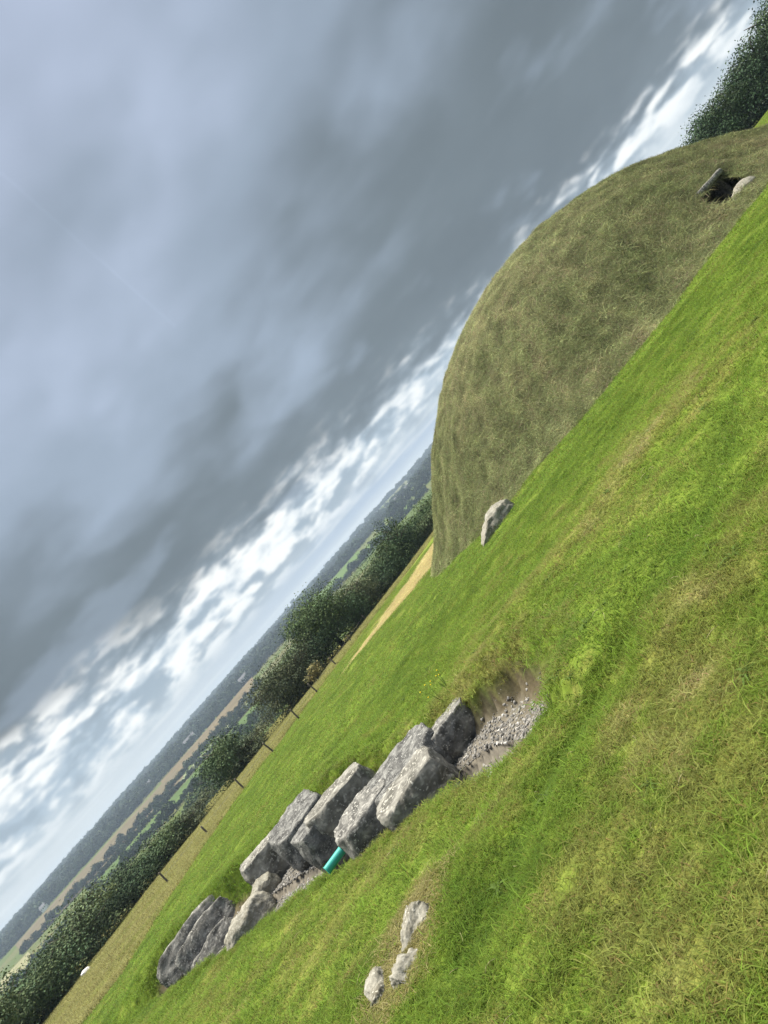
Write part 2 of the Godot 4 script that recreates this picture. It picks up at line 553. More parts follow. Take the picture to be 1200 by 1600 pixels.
func _ready() -> void:
	for n in [na, nb, nc, nsky]:
		n.noise_type = FastNoiseLite.TYPE_SIMPLEX_SMOOTH
		n.fractal_octaves = 3
	na.frequency = 0.1; na.seed = 11; na.fractal_octaves = 2
	nb.frequency = 0.35; nb.seed = 5
	nc.frequency = 0.9; nc.seed = 21; nc.fractal_octaves = 2
	nsky.frequency = 0.05; nsky.seed = 42; nsky.fractal_octaves = 5
	rng.seed = 7
	# ---------------------------------------------------------------- camera, sky, sun, exposure
	var cam := Camera3D.new()
	cam.name = "camera"
	cam.position = Vector3(0, EYE, 0)
	cam.rotation_degrees = Vector3(0, 0, -48.6)
	cam.fov = 67.3
	cam.near = 0.05
	cam.far = 12000.0
	add_child(cam)
	cam.current = true
	var sky_material := PanoramaSkyMaterial.new()
	sky_material.panorama = ImageTexture.create_from_image(sky_image())
	var sky := Sky.new()
	sky.sky_material = sky_material
	var env := Environment.new()
	env.background_mode = Environment.BG_SKY
	env.sky = sky
	env.background_energy_multiplier = 0.40
	env.tonemap_mode = Environment.TONE_MAPPER_LINEAR
	env.tonemap_exposure = 2.7
	env.sdfgi_enabled = true
	env.ssao_enabled = true
	env.ssil_enabled = true
	env.fog_enabled = true
	env.fog_density = 0.0003
	env.fog_light_color = Color(0.78, 0.86, 0.95)
	var we := WorldEnvironment.new()
	we.name = "environment"
	we.environment = env
	add_child(we)
	var sun := DirectionalLight3D.new()
	sun.name = "sun"
	sun.light_energy = 1.25
	sun.light_angular_distance = 30.0
	sun.light_color = Color(1.0, 0.97, 0.90)
	sun.shadow_enabled = true
	sun.rotation_degrees = Vector3(-73, 180 + 40, 0)
	add_child(sun)
	print("sky done ", Time.get_ticks_msec())
	# ---------------------------------------------------------------- materials
	M.leaf = leaf_mat(0.25)
	M.grass = leaf_mat(0.95)
	M.bark = mat(Color(0.06, 0.05, 0.04))
	var ts := stone_textures(Color(0.104, 0.102, 0.096), Color(0.046, 0.045, 0.042), Color(0.42, 0.41, 0.38), 0.30, 3)
	M.stone = stone_mat(ts, 1.1, 1.2)
	var tp := stone_textures(Color(0.20, 0.19, 0.155), Color(0.11, 0.10, 0.075), Color(0.38, 0.37, 0.33), 0.24, 9)
	var tq := stone_textures(Color(0.135, 0.130, 0.116), Color(0.070, 0.068, 0.058), Color(0.40, 0.39, 0.35), 0.34, 15)
	M.brown_stone = stone_mat(tq, 0.8, 1.4)
	var tr := stone_textures(Color(0.082, 0.082, 0.080), Color(0.036, 0.036, 0.036), Color(0.36, 0.36, 0.34), 0.22, 19)
	M.dark_stone = stone_mat(tr, 1.3, 1.4)
	M.pale_stone = stone_mat(tp, 1.3, 1.2)
	M.gravel = leaf_mat(0.0)
	M.gravel.roughness = 0.8
	M.white = mat(Color(0.75, 0.75, 0.72))
	M.slate = mat(Color(0.12, 0.12, 0.13))
	M.pane = mat(Color(0.03, 0.035, 0.04), 0.2)
	M.post = mat(Color(0.13, 0.11, 0.09))
	M.wire = mat(Color(0.25, 0.25, 0.25), 0.5)
	M.teal = mat(Color(0.05, 0.36, 0.31), 0.45)
	M.stem = mat(Color(0.10, 0.16, 0.03))
	M.yellow = mat(Color(0.75, 0.55, 0.02))
	M.whitewash = mat(Color(0.62, 0.60, 0.56))
	build_ground()
	print("ground ", Time.get_ticks_msec())
	build_mound()
	build_far()
	print("far ", Time.get_ticks_msec())
	build_hedges()
	build_fence()
	print("hedges ", Time.get_ticks_msec())
	build_stones()
	print("stones ", Time.get_ticks_msec())
	build_grass()
	print("grass ", Time.get_ticks_msec())

# ------------------------------------------------------------------ ground
func ladder(lo: float, hi: float, fine_lo: float, fine_hi: float, step: float, grow: float) -> PackedFloat32Array:
	var out := []
	var x := fine_lo
	while x <= fine_hi:
		out.append(x)
		x += step
	var s := step
	x = out[-1]
	while x < hi:
		s *= grow
		x += s
		out.append(x)
	s = step
	x = fine_lo
	while x > lo:
		s *= grow
		x -= s
		out.push_front(x)
	return PackedFloat32Array(out)

func ground_color(x: float, d: float) -> Color:
	var r := sqrt(x * x + d * d)
	if r > 75.0:
		return Color(0.085, 0.12, 0.035).lerp(Color(0.13, 0.13, 0.06), sstep(-0.2, 0.4, nb.get_noise_2d(x * 0.02, d * 0.02)))
	var c := lawn_color(x, d).lerp(Color(0.12, 0.105, 0.05), 0.28)
	var pz := pale_zone(x, d)
	c = c.lerp(PALE * 0.8, pz)
	c = c.lerp(Color(0.42, 0.38, 0.18), path_zone(x, d))
	if d < 22.0:
		var t := trench_dist(x, d).x + 0.16 * na.get_noise_2d(x * 17.0 + 9.0, d * 17.0)
		var e := sstep(0.06, -0.10, t)
		var soil := Color(0.105, 0.090, 0.060)
		var grit := Color(0.165, 0.155, 0.138)
		c = c.lerp(soil.lerp(grit, sstep(-0.12, -0.45, t + 0.12 * nc.get_noise_2d(x * 3.0, d * 3.0))), e)
		var oc := seg_dist(Vector2(x, d), Vector2(-1.75, 4.95), Vector2(-1.95, 4.35)) + 0.22 * nc.get_noise_2d(x * 3.0, d * 3.0)
		c = c.lerp(Color(0.15, 0.12, 0.055), 0.8 * sstep(0.24, 0.08, oc))
	return c

func build_ground() -> void:
	var xs := ladder(-4200.0, 4200.0, -9.6, 2.2, 0.085, 1.07)
	var ds := ladder(-1500.0, 4200.0, 1.6, 14.6, 0.085, 1.06)
	var nx := xs.size()
	var nd := ds.size()
	print("grid ", nx, "x", nd)
	var v := PackedVector3Array()
	var c := PackedColorArray()
	var n := PackedVector3Array()
	var ix := PackedInt32Array()
	v.resize(nx * nd)
	c.resize(nx * nd)
	n.resize(nx * nd)
	for j in nd:
		for i in nx:
			v[j * nx + i] = Vector3(xs[i], ground(xs[i], ds[j]), -ds[j])
			c[j * nx + i] = ground_color(xs[i], ds[j])
	for j in nd:
		for i in nx:
			var l := v[j * nx + maxi(i - 1, 0)]
			var r := v[j * nx + mini(i + 1, nx - 1)]
			var b := v[maxi(j - 1, 0) * nx + i]
			var f := v[mini(j + 1, nd - 1) * nx + i]
			n[j * nx + i] = (r - l).cross(f - b).normalized()
	for j in nd - 1:
		for i in nx - 1:
			var a := j * nx + i
			for k in [a, a + nx, a + nx + 1, a, a + nx + 1, a + 1]:
				ix.append(k)
	var t1 := tile_noise(512, 0.03, 4, 33)
	var al := Image.create(512, 512, false, Image.FORMAT_RGB8)
	for y in 512:
		for x in 512:
			var k := clampf(0.76 + 0.34 * t1.get_pixel(x, y).r, 0.0, 1.0)
			al.set_pixel(x, y, Color(k, k * 0.99, k * 0.96))
	var m := StandardMaterial3D.new()
	m.vertex_color_use_as_albedo = true
	m.albedo_texture = ImageTexture.create_from_image(al)
	m.uv1_triplanar = true
	m.uv1_world_triplanar = true
	m.uv1_scale = Vector3.ONE * 0.9
	m.roughness = 1.0
	m.metallic_specular = 0.1
	m.heightmap_enabled = true
	m.heightmap_texture = ImageTexture.create_from_image(t1)
	m.heightmap_scale = 0.8
	M.ground = m
	var o := part("ground", arrays(v, n, c, ix), m, self)
	o.set_meta("kind", "structure")
	o.set_meta("label", "hilltop ground that falls away to the valley")

# ------------------------------------------------------------------ the burial mound
const DOOR := Vector2(11.35, 18.75)

func build_mound() -> void:
	var base := Vector3(MOUND.x, land(MOUND.x, MOUND.y), -MOUND.y)
	var t := thing("burial_mound", "steep round burial mound covered in dull olive grass", "mound", base)
	var nr := 96
	var nang := 380
	var v := PackedVector3Array()
	var n := PackedVector3Array()
	var c := PackedColorArray()
	var ix := PackedInt32Array()
	for i in nr + 1:
		var r := MOUND_R * 1.07 * pow(float(i) / nr, 0.8)
		for j in nang:
			var a := TAU * j / nang
			var x := MOUND.x + r * sin(a)
			var d := MOUND.y - r * cos(a)
			v.append(Vector3(x, mound_y(x, d), -d) - base)
			var e := 0.08
			n.append(Vector3(mound_y(x - e, d) - mound_y(x + e, d), 2.0 * e, mound_y(x, d + e) - mound_y(x, d - e)).normalized())
			c.append(mound_color(x, d).lerp(Color(0.10, 0.085, 0.045), 0.2))
	var axis := Vector2(0.04, -1.0).normalized()
	var cross := Vector2(-axis.y, axis.x)
	var floor_y := ground(DOOR.x, DOOR.y) + 0.35
	for i in nr:
		for j in nang:
			var j2 := (j + 1) % nang
			var a := i * nang + j
			var b := i * nang + j2
			var e := (i + 1) * nang + j
			var f := (i + 1) * nang + j2
			var mid: Vector3 = (v[a] + v[f]) * 0.5 + base
			var q := Vector2(mid.x, -mid.z) - DOOR
			if q.length() < 1.6 and absf(q.dot(cross)) < 0.60 and mid.y > floor_y - 0.12 and mid.y < floor_y + 0.68:
				continue
			for k in [a, f, e, a, b, f]:
				ix.append(k)
	part("turf", arrays(v, n, c, ix), M.ground, t)
	# the low stone passage in its flank
	var face := Vector3(axis.x, 0, -axis.y)
	var turn := atan2(face.x, face.z)
	var at := Vector3(DOOR.x, 0, -DOOR.y)
	var slab := [["lintel", Vector3(1.16, 0.15, 0.8), Vector3(0.06, 0.56, -0.74)], ["side_slab", Vector3(0.16, 1.0, 2.2), Vector3(-0.70, -0.25, -1.60)], ["side_slab", Vector3(0.16, 1.0, 2.2), Vector3(0.78, -0.25, -2.05)], ["back_slab", Vector3(1.6, 1.0, 0.14), Vector3(0, -0.2, -2.9)], ["roof_slab", Vector3(1.6, 0.14, 2.1), Vector3(0, 0.62, -1.9)], ["floor_slab", Vector3(1.6, 0.12, 2.6), Vector3(0, -0.26, -1.6)]]
	var k := 0
	for s in slab:
		var o := part(s[0], stone_mesh(s[1], 0.05, 60 + k, [], 0.02, 8), M.stone, t)
		o.position = at - base + Vector3(0, floor_y - 0.0, 0) + Basis(Vector3.UP, turn) * s[2]
		o.rotation.y = turn
		k += 1
	var lf := Basis(Vector3.UP, turn)
	stone("boulder", "rounded grey boulder in front of the dark mound opening", at + Vector3(0, floor_y - 0.66, 0) + lf * Vector3(0.06, 0, 0.30), Vector3(0.68, 0.74, 0.5), rad_to_deg(turn), Vector3(8, 0, -6), 0.75, 71, [], "stones at the mound's foot", 0.03, M.pale_stone, "boulder")
	stone("boulder", "flat low boulder left below the dark mound opening", at + Vector3(0, floor_y - 0.52, 0) + lf * Vector3(-0.50, 0, 0.15), Vector3(0.7, 0.46, 0.45), rad_to_deg(turn) + 14, Vector3(10, 0, 4), 0.7, 72, [], "stones at the mound's foot", 0.03, M.pale_stone, "boulder")
	# the lone kerbstone at the foot of the mound, half hidden by the lawn
	stone("kerbstone", "lone grey kerbstone lying at the foot of the mound", Vector3(1.52, ground(1.52, 18.3) - 0.16, -18.3), Vector3(1.25, 0.50, 0.7), -8.0, Vector3(0, 0, 6), 0.45, 75, [[Vector3(-0.5, 0.9, 0.1), 0.22]], "stones at the mound's foot", 0.05, M.pale_stone, "kerbstone")
	# long dull grass on the mound
	var whereall: Array = [[], [], []]
	var cols := [PackedColorArray(), PackedColorArray(), PackedColorArray()]
	var r2 := RandomNumberGenerator.new()
	r2.seed = 99
	for i in 62000:
		var r := MOUND_R * 1.05 * sqrt(r2.randf())
		var a := r2.randf_range(-2.2, 2.2)
		var x := MOUND.x + r * sin(a)
		var d := MOUND.y - r * cos(a)
		var y := mound_y(x, d)
		var q := Vector2(x, d) - MOUND
		var qd := Vector2(x, d) - DOOR
		if qd.length() < 1.6 and absf(qd.dot(cross)) < 0.62 and y > floor_y - 0.05 and y < floor_y + 0.62: continue
		var e := 0.15
		var nn := Vector3(mound_y(x - e, d) - mound_y(x + e, d), 2.0 * e, mound_y(x, d + e) - mound_y(x, d - e)).normalized()
		var up := (nn + Vector3(q.x, 0, -q.y).normalized() * 0.15).normalized()
		var yaw := r2.randf() * TAU
		var tx := up.cross(Vector3(cos(yaw), 0.1, sin(yaw))).normalized()
		var s := r2.randf_range(0.7, 1.4)
		var b := Basis(tx, up, tx.cross(up)).scaled(Vector3.ONE * s)
		var w := i % 3
		whereall[w].append(Transform3D(b, Vector3(x, y, -d)))
		var kk := r2.randf_range(0.45, 1.5) * (1.0 + 0.6 * nc.get_noise_2d(x * 2.2, d * 2.2))
		var mc := mound_color(x, d)
		cols[w].append(Color(mc.r * kk, mc.g * kk, mc.b * kk))
	# unmown fringe where the lawn meets the mound's foot
	for i in 2600:
		var a := r2.randf_range(-1.9, 1.9)
		var r := MOUND_R * r2.randf_range(0.985, 1.055)
		var x := MOUND.x + r * sin(a)
		var d := MOUND.y - r * cos(a)
		var s := r2.randf_range(0.3, 0.8) * (0.9 + 0.7 * nb.get_noise_2d(x * 2.0, d * 2.0))
		whereall[i % 3].append(Transform3D(Basis(Vector3.UP, r2.randf() * TAU).scaled(Vector3(s, s * 1.1, s)), Vector3(x, maxf(ground(x, d), mound_y(x, d)), -d)))
		var fc := mound_color(x, d).lerp(lawn_color(x, d), r2.randf()) * r2.randf_range(0.7, 1.2)
		cols[i % 3].append(fc)
	var lg := Node3D.new()
	lg.name = "mound_grass"
	add_child(lg)
	tag(lg, "long dull tussocky grass all over the burial mound", "grass", "", "stuff")
	for w in 3:
		var arr: Array[Transform3D] = []
		arr.assign(whereall[w])
		scatter("grass_tufts", blade_mesh(24, 0.12, 0.04, 0.15, 0.007, 1.7, 0.18, 300 + w), M.grass, arr, cols[w], lg)

func mound_color(x: float, d: float) -> Color:
	var big := nb.get_noise_2d(x * 0.35 + 80.0, d * 0.35)
	var mid := nb.get_noise_2d(x * 1.6, d * 1.6 + 33.0)
	var q := Vector2(x, d) - MOUND
	var comb := nb.get_noise_2d(q.angle() * 34.0, q.length() * 0.9) + 0.5 * nc.get_noise_2d(q.angle() * 60.0, q.length() * 0.7)
	var c := Color(0.275, 0.315, 0.145)
	c = c.lerp(Color(0.360, 0.340, 0.190), 0.8 * sstep(-0.05, 0.65, 0.3 * big + 0.3 * mid + 0.6 * comb))
	c = c.lerp(Color(0.175, 0.225, 0.085), 0.8 * sstep(0.0, 0.6, -0.35 * big - 0.25 * mid - 0.5 * comb))
	return c

# ------------------------------------------------------------------ the valley and the hills
func field(called: String, label: String, t0: float, t1: float, r0: float, r1: float, col: Color, skew := 0.0) -> void:
	# a draped patch between two bearings (tangents) and two distances
	var v := PackedVector3Array()
	var n := PackedVector3Array()
	var c := PackedColorArray()
	var ix := PackedInt32Array()
	var q := 24
	for j in q + 1:
		for i in q + 1:
			var t := lerpf(t0, t1, float(i) / q)
			var d := lerpf(r0, r1, float(j) / q) + skew * (t - t0) / (t1 - t0)
			var x := t * d
			v.append(Vector3(x, land(x, d) + 0.8, -d))
			n.append(Vector3.UP)
			var k := 1.0 + 0.25 * nb.get_noise_2d(x * 0.1, d * 0.1)
			c.append(Color(col.r * k, col.g * k, col.b * k))
	for j in q:
		for i in q:
			var a := j * (q + 1) + i
			for k in [a, a + q + 1, a + q + 2, a, a + q + 2, a + 1]:
				ix.append(k)
	var o := part(called, arrays(v, n, c, ix), M.ground, self)
	o.set_meta("kind", "structure")
	o.set_meta("label", label)

func far_trees(called: String, label: String, category: String, places: Array, col: Color, variants: Array) -> void:
	# places: Vector4(x, d, height, width factor)
	var root := Node3D.new()
	root.name = numbered(called)
	add_child(root)
	tag(root, label, category, "", "stuff")
	for w in variants.size():
		var arr: Array[Transform3D] = []
		var cols := PackedColorArray()
		for i in places.size():
			if i % variants.size() != w: continue
			var p: Vector4 = places[i]
			var b := Basis(Vector3.UP, rng.randf() * TAU).scaled(Vector3(p.z * p.w, p.z, p.z * p.w))
			arr.append(Transform3D(b, Vector3(p.x, land(p.x, p.y) - 0.05 * p.z, -p.y)))
			var k := rng.randf_range(0.7, 1.3)
			cols.append(Color(col.r * k, col.g * k * rng.randf_range(0.93, 1.08), col.b * k))
		scatter("trees", variants[w], M.leaf, arr, cols, root)

func build_far() -> void:
	# fields, by bearing (x per metre ahead) and distance
	field("stubble_field", "long tan stubble field below the wooded hill at far left", -0.74, -0.43, 545.0, 700.0, Color(0.135, 0.115, 0.075))
	field("stubble_field", "tan stubble strip in mid valley below white farmhouse", -0.455, -0.275, 590.0, 735.0, Color(0.145, 0.118, 0.072), 40.0)
	field("pasture", "pale narrow pasture between two hedgerows in mid valley", -0.49, -0.30, 505.0, 560.0, Color(0.21, 0.25, 0.15))
	field("pasture", "long green pasture sloping below the pale strip", -0.68, -0.24, 395.0, 480.0, Color(0.082, 0.130, 0.046))
	field("pasture", "green hillside pasture right of the big hedge tree", -0.175, -0.06, 690.0, 880.0, Color(0.095, 0.150, 0.050))
	field("pasture", "green pasture strip near the mound's left edge", -0.075, 0.03, 640.0, 770.0, Color(0.090, 0.145, 0.050))
	field("pasture", "pale pasture at the far left edge", -0.86, -0.735, 430.0, 520.0, Color(0.24, 0.24, 0.14))
	field("pasture", "dim upper pasture on the hilltop left of centre", -0.30, -0.10, 1150.0, 1500.0, Color(0.13, 0.15, 0.07))
	field("pasture", "dim grey-green pasture high on the hill near the mound", -0.05, 0.09, 1150.0, 1400.0, Color(0.13, 0.155, 0.075))
	field("pasture", "dark pasture high on the hill in mid picture", -0.44, -0.28, 1000.0, 1250.0, Color(0.11, 0.125, 0.065))
	# far tree shapes of unit height, tinted per copy
	var tv := []
	for k in 4:
		tv.append(crown_mesh(Vector3(1.0 + 0.15 * k, 1.0, 1.0 + 0.1 * k), 16, 20, 0.15, Color(1, 1, 1), 500 + k, 0.02))
	var wood := []
	var r := RandomNumberGenerator.new()
	r.seed = 17
	# wooded hillside: thick at the left, in belts towards the right
	for i in 9000:
		var t := r.randf_range(-0.98, 0.16)
		var d := r.randf_range(740.0, 2250.0)
		var x := t * d
		var dense := nb.get_noise_2d(t * 9.0, d * 0.012) + 0.55 * sstep(-0.38, -0.55, t) + 0.10
		if d < 900.0 and t > -0.45: dense += 0.05
		if dense < 0.05: continue
		if t > -0.30 and t < -0.10 and d > 1150.0 and d < 1500.0 and r.randf() < 0.95: continue
		if t > -0.18 and t < -0.06 and d < 890.0: continue
		if t > -0.46 and t < -0.27 and d < 790.0: continue
		wood.append(Vector4(x, d, r.randf_range(7.0, 13.0), r.randf_range(0.9, 1.5)))
	far_trees("woodland", "dark woods covering the hazy hill on the horizon", "woodland", wood, Color(0.030, 0.050, 0.024), tv)
	# hedgerows between the fields
	var rows := [
		["dark hedgerow above the tan stubble fields", -0.76, -0.25, 735.0, 775.0, 3.2, 8.0],
		["hedgerow between stubble and pale pasture", -0.74, -0.27, 545.0, 585.0, 3.0, 6.5],
		["hedgerow below the pale pasture strip", -0.62, -0.28, 490.0, 500.0, 3.0, 5.0],
		["tall hedgerow below the long green pasture", -0.90, -0.20, 385.0, 372.0, 2.6, 6.0],
		["hedgerow below the green hillside pasture", -0.20, 0.06, 668.0, 640.0, 3.0, 7.0],
		["hedgerow above the green hillside pasture", -0.19, 0.09, 895.0, 930.0, 4.0, 9.0],
		["hedgerow along the hilltop pasture's lower side", -0.33, 0.1, 1130.0, 1180.0, 5.0, 9.0]]
	for w in rows:
		var pl := []
		var d := 0.0
		var len_: float = absf(w[2] - w[1]) * w[3]
		var cnt := int(len_ / w[5])
		for i in cnt:
			var f := float(i) / cnt
			var dd: float = lerpf(w[3], w[4], f) + r.randf_range(-4, 4)
			var t := lerpf(w[1], w[2], f)
			pl.append(Vector4(t * dd, dd, w[6] * r.randf_range(0.5, 1.25), r.randf_range(0.8, 1.3)))
		far_trees("hedgerow", w[0], "hedgerow", pl, Color(0.030, 0.052, 0.022), tv)
	# trees standing out against the sky on the crest
	var crest := thing("crest_tree", "first lone tree of the row on the skyline", "tree", Vector3(0, 0, 0), 0.0, "trees along the skyline")
	part("crown", crown_mesh(Vector3(9, 11, 9), 16, 24, 1.5, Color(0.030, 0.048, 0.026), 611, 0.22), M.leaf, crest)
	part("trunk", trunk_mesh(11.0, 0.4, 3.0, 612), M.bark, crest)
	var ct := [-0.79, -0.715, -0.64, -0.56, -0.47, -0.40, -0.352, -0.335, -0.305, -0.262, -0.248, -0.222, -0.205, -0.196, -0.184, -0.178, -0.166, -0.150, -0.139, -0.126, -0.098, -0.052, -0.020, 0.022]
	for i in ct.size():
		var t: float = ct[i]
		var d := 2120.0
		var at := Vector3(t * d, land(t * d, d) - 0.4, -d)
		var s := r.randf_range(0.75, 1.6) if i != 16 else 1.7
		var lab := "small dark tree on the skyline, %s counted from the left" % ORD[i]
		if i == 0:
			crest.position = at
			crest.scale = Vector3.ONE * s
			tag(crest, lab, "tree", "trees along the skyline")
		else:
			copy(crest, "crest_tree", lab, "trees along the skyline", at, r.randf() * TAU, Vector3(s * r.randf_range(0.8, 1.3), s, s))
	# farmhouses
	var hs := [[-0.389, 812.0, 15.0, 5.0, "bright white farmhouse above the tan stubble strip"], [-0.467, 800.0, 7.0, 5.0, "small white cottage in the woods left of the farmhouse"], [-0.281, 775.0, 13.0, 6.0, "pale house at the right end of the stubble strip"], [-0.330, 905.0, 7.0, 5.0, "tiny white cottage among trees above the stubble strip"], [-0.678, 735.0, 6.0, 3.2, "white house at the left tip of the stubble field"], [0.045, 1090.0, 10.0, 5.0, "small grey house on the far hill beside the mound"], [0.024, 1060.0, 8.0, 5.0, "second grey house on the far hill, left of the first"]]
	for h in hs:
		house(h[0] * h[1], h[1], h[2], h[3], h[4])

func house(x: float, d: float, w: float, hh: float, label: String) -> void:
	var t := thing("farmhouse", label, "house", Vector3(x, land(x, d) + 0.6, -d), 0.25, "houses in the valley")
	var dp := 6.0
	part("wall", box(Vector3(w, hh, dp)), M.white, t)
	var st := SurfaceTool.new()
	st.begin(Mesh.PRIMITIVE_TRIANGLES)
	var pr := PrismMesh.new()
	pr.size = Vector3(dp + 0.8, 2.6, w + 0.8)
	st.append_from(pr, 0, Transform3D(Basis(Vector3.UP, PI / 2), Vector3(0, hh + 1.3, 0)))
	var rf := part("roof", st.commit(), M.slate, t)
	var ch := part("chimney", box(Vector3(0.8, 1.8, 0.8)), M.white, rf)
	ch.position = Vector3(w * 0.36, hh + 1.6, 0)
	for k in 3:
		var wi := part("window", box(Vector3(0.9, 1.2, 0.1)), M.pane, t)
		wi.position = Vector3(w * (-0.32 + 0.32 * k), hh * 0.5, dp * 0.5 + 0.02)
	# footing down into the slope
	var fo := part("footing", box(Vector3(w - 0.2, 3.0, dp - 0.2)), M.white, t)
	fo.position = Vector3(0, -3.0, 0)

# ------------------------------------------------------------------ near hedges
func build_hedges() -> void:
	var r := RandomNumberGenerator.new()
	r.seed = 23
	var grp := "trees and bushes of the hedge below the lawn"
	var proto := []
	var specs := [
		["hedge_tree", Vector3(7.5, 7.0, 6.0), 90, 230, 0.115, Color(0.080, 0.120, 0.045), 0.12, "tree"],
		["hedge_bush", Vector3(5.4, 3.9, 4.4), 60, 210, 0.09, Color(0.074, 0.112, 0.050), -0.2, "bush"],
		["hedge_bush", Vector3(5.8, 4.3, 4.6), 60, 210, 0.09, Color(0.095, 0.130, 0.060), -0.2, "bush"],
		["thorn_bush", Vector3(5.2, 3.7, 4.2), 56, 210, 0.08, Color(0.082, 0.098, 0.052), -0.2, "bush"],
		["hedge_bush", Vector3(5.0, 4.3, 4.2), 58, 210, 0.09, Color(0.048, 0.078, 0.036), -0.2, "bush"]]
	for i in specs.size():
		var s = specs[i]
		var t := make_tree(s[0], s[1], s[2], s[3], s[4], s[5], s[6], 700 + i * 13, "bush of the hedge", s[7], grp)
		proto.append(t)
	var placed := [false, false, false, false, false]
	# (x, ahead, kind, scale x, scale y)
	var spots := [
		[-29.0, 29.0, 2, 1.2, 1.05], [-31.5, 34.0, 1, 1.5, 1.25], [-28.5, 33.0, 2, 1.2, 1.0], [-30.5, 38.0, 4, 1.5, 1.35], [-27.5, 36.5, 1, 1.1, 0.95], [-27.0, 40.0, 2, 1.2, 0.95],
		[-25.5, 43.0, 4, 1.1, 0.75], [-23.8, 45.5, 1, 1.1, 0.75], [-21.5, 46.0, 3, 1.0, 0.72], [-18.0, 48.0, 1, 1.0, 0.80], [-16.2, 47.5, 3, 1.0, 0.85], 
		[-13.0, 49.0, 3, 1.0, 1.0], [-11.4, 49.5, 3, 0.9, 1.05], [-8.6, 52.5, 0, 0.82, 0.68], [-10.4, 51.5, 4, 1.0, 1.0], [-6.8, 52.5, 1, 0.9, 0.95], [-5.6, 54.0, 3, 0.9, 0.95], [-4.2, 56.0, 4, 1.0, 1.0], [-2.6, 57.0, 1, 1.0, 1.0],
		[-1.2, 59.0, 4, 1.1, 0.85], [0.6, 60.5, 2, 1.1, 1.05], [2.4, 62.0, 1, 1.1, 1.1], [4.4, 63.0, 4, 1.1, 1.1]]
	for i in spots.size():
		var s = spots[i]
		var kind := ["leafy tree", "dark green bush", "mid green bush", "brownish thorn bush", "blackish green bush"][s[2]] as String
		var lab := "%s, %s plant of the lower hedge from its left end" % [kind, ORD[i]]
		if s[2] == 0: lab = "tallest rounded green tree in the hedge left of the mound"
		place(proto, placed, s, lab, grp, r)
	# the bleached bush at the foot of the tall tree
	var pb := make_tree("bleached_bush", Vector3(1.5, 1.25, 1.2), 14, 60, 0.09, Color(0.26, 0.23, 0.10), 0.0, 811, "small bleached yellowish bush at the foot of the tall hedge tree", "bush", "")
	pb.position = g(-10.2, 46.5, -0.05)
	# right-hand hedge behind the mound's shoulder
	var grp2 := "dark bushes of the hedge behind the mound's right shoulder"
	var dark := make_tree("dark_bush", Vector3(5.2, 4.4, 4.4), 74, 240, 0.10, Color(0.048, 0.078, 0.036), -0.2, 841, "dark bush", "bush", grp2)
	var ds := [[28.6, 52.2, 0.9, 0.74], [31.0, 51.5, 0.95, 0.88], [33.4, 51.0, 1.0, 1.02], [35.9, 50.5, 1.0, 1.0], [38.4, 50.2, 1.1, 1.15], [41.0, 49.6, 1.1, 1.30], [43.8, 49.0, 1.2, 1.45], [47.0, 48.5, 1.2, 1.45], [50.5, 48.0, 1.2, 1.4]]
	for i in ds.size():
		var s = ds[i]
		var lab := "dark bush behind the mound, %s of its hedge from the left" % ORD[i]
		var at := Vector3(s[0], land(s[0], s[1]) - 0.1, -s[1])
		if i == 0:
			dark.position = at
			dark.scale = Vector3(s[2], s[3] * 0.9, s[2])
			tag(dark, lab, "bush", grp2)
		else:
			copy(dark, "dark_bush", lab, grp2, at, r.randf() * TAU, Vector3(s[2], s[3] * 0.9, s[2]))
	# trees down in the valley behind the lower hedge
	var vt := make_tree("valley_tree", Vector3(7.0, 8.0, 7.0), 30, 60, 0.34, Color(0.052, 0.080, 0.036), 0.08, 871, "valley tree", "tree", "trees in the valley behind the hedge")
	var first := true
	var n := 0
	var vs := [[-0.89, 105.0], [-0.86, 130.0], [-0.83, 95.0], [-0.80, 150.0], [-0.76, 118.0], [-0.72, 170.0], [-0.70, 92.0], [-0.68, 140.0], [-0.63, 190.0], [-0.60, 150.0], [-0.58, 104.0], [-0.55, 215.0], [-0.50, 180.0], [-0.45, 230.0], [-0.41, 205.0], [-0.36, 255.0], [-0.33, 300.0], [-0.30, 280.0], [-0.265, 320.0], [-0.23, 290.0], [-0.12, 330.0], [-0.10, 250.0], [-0.075, 300.0], [-0.05, 240.0], [-0.03, 290.0], [0.0, 260.0], [0.03, 300.0]]
	for p in vs:
		n += 1
		var x: float = p[0] * p[1]
		var at := Vector3(x, land(x, p[1]) - 0.2, -p[1])
		# crowns reach a little above the near hedge
		var want: float = EYE - 0.045 * p[1] - at.y
		var s := clampf(want / 8.0, 0.6, 2.1) * r.randf_range(0.85, 1.2)
		var lab := "valley tree behind the lower hedge, %s from the left" % ORD[n - 1]
		if first:
			first = false
			vt.position = at
			vt.scale = Vector3.ONE * s
			tag(vt, lab, "tree", "trees in the valley behind the hedge")
		else:
			copy(vt, "valley_tree", lab, "trees in the valley behind the hedge", at, r.randf() * TAU, Vector3(s * r.randf_range(0.9, 1.3), s, s * 1.1))
	# something white by the hedge's foot
	stone("white_stone", "small white stone at the hedge foot far left", g(-24.6, 34.9, -0.08), Vector3(0.42, 0.32, 0.32), 30.0, Vector3.ZERO, 0.5, 88, [], "", 0.03, M.whitewash, "stone")

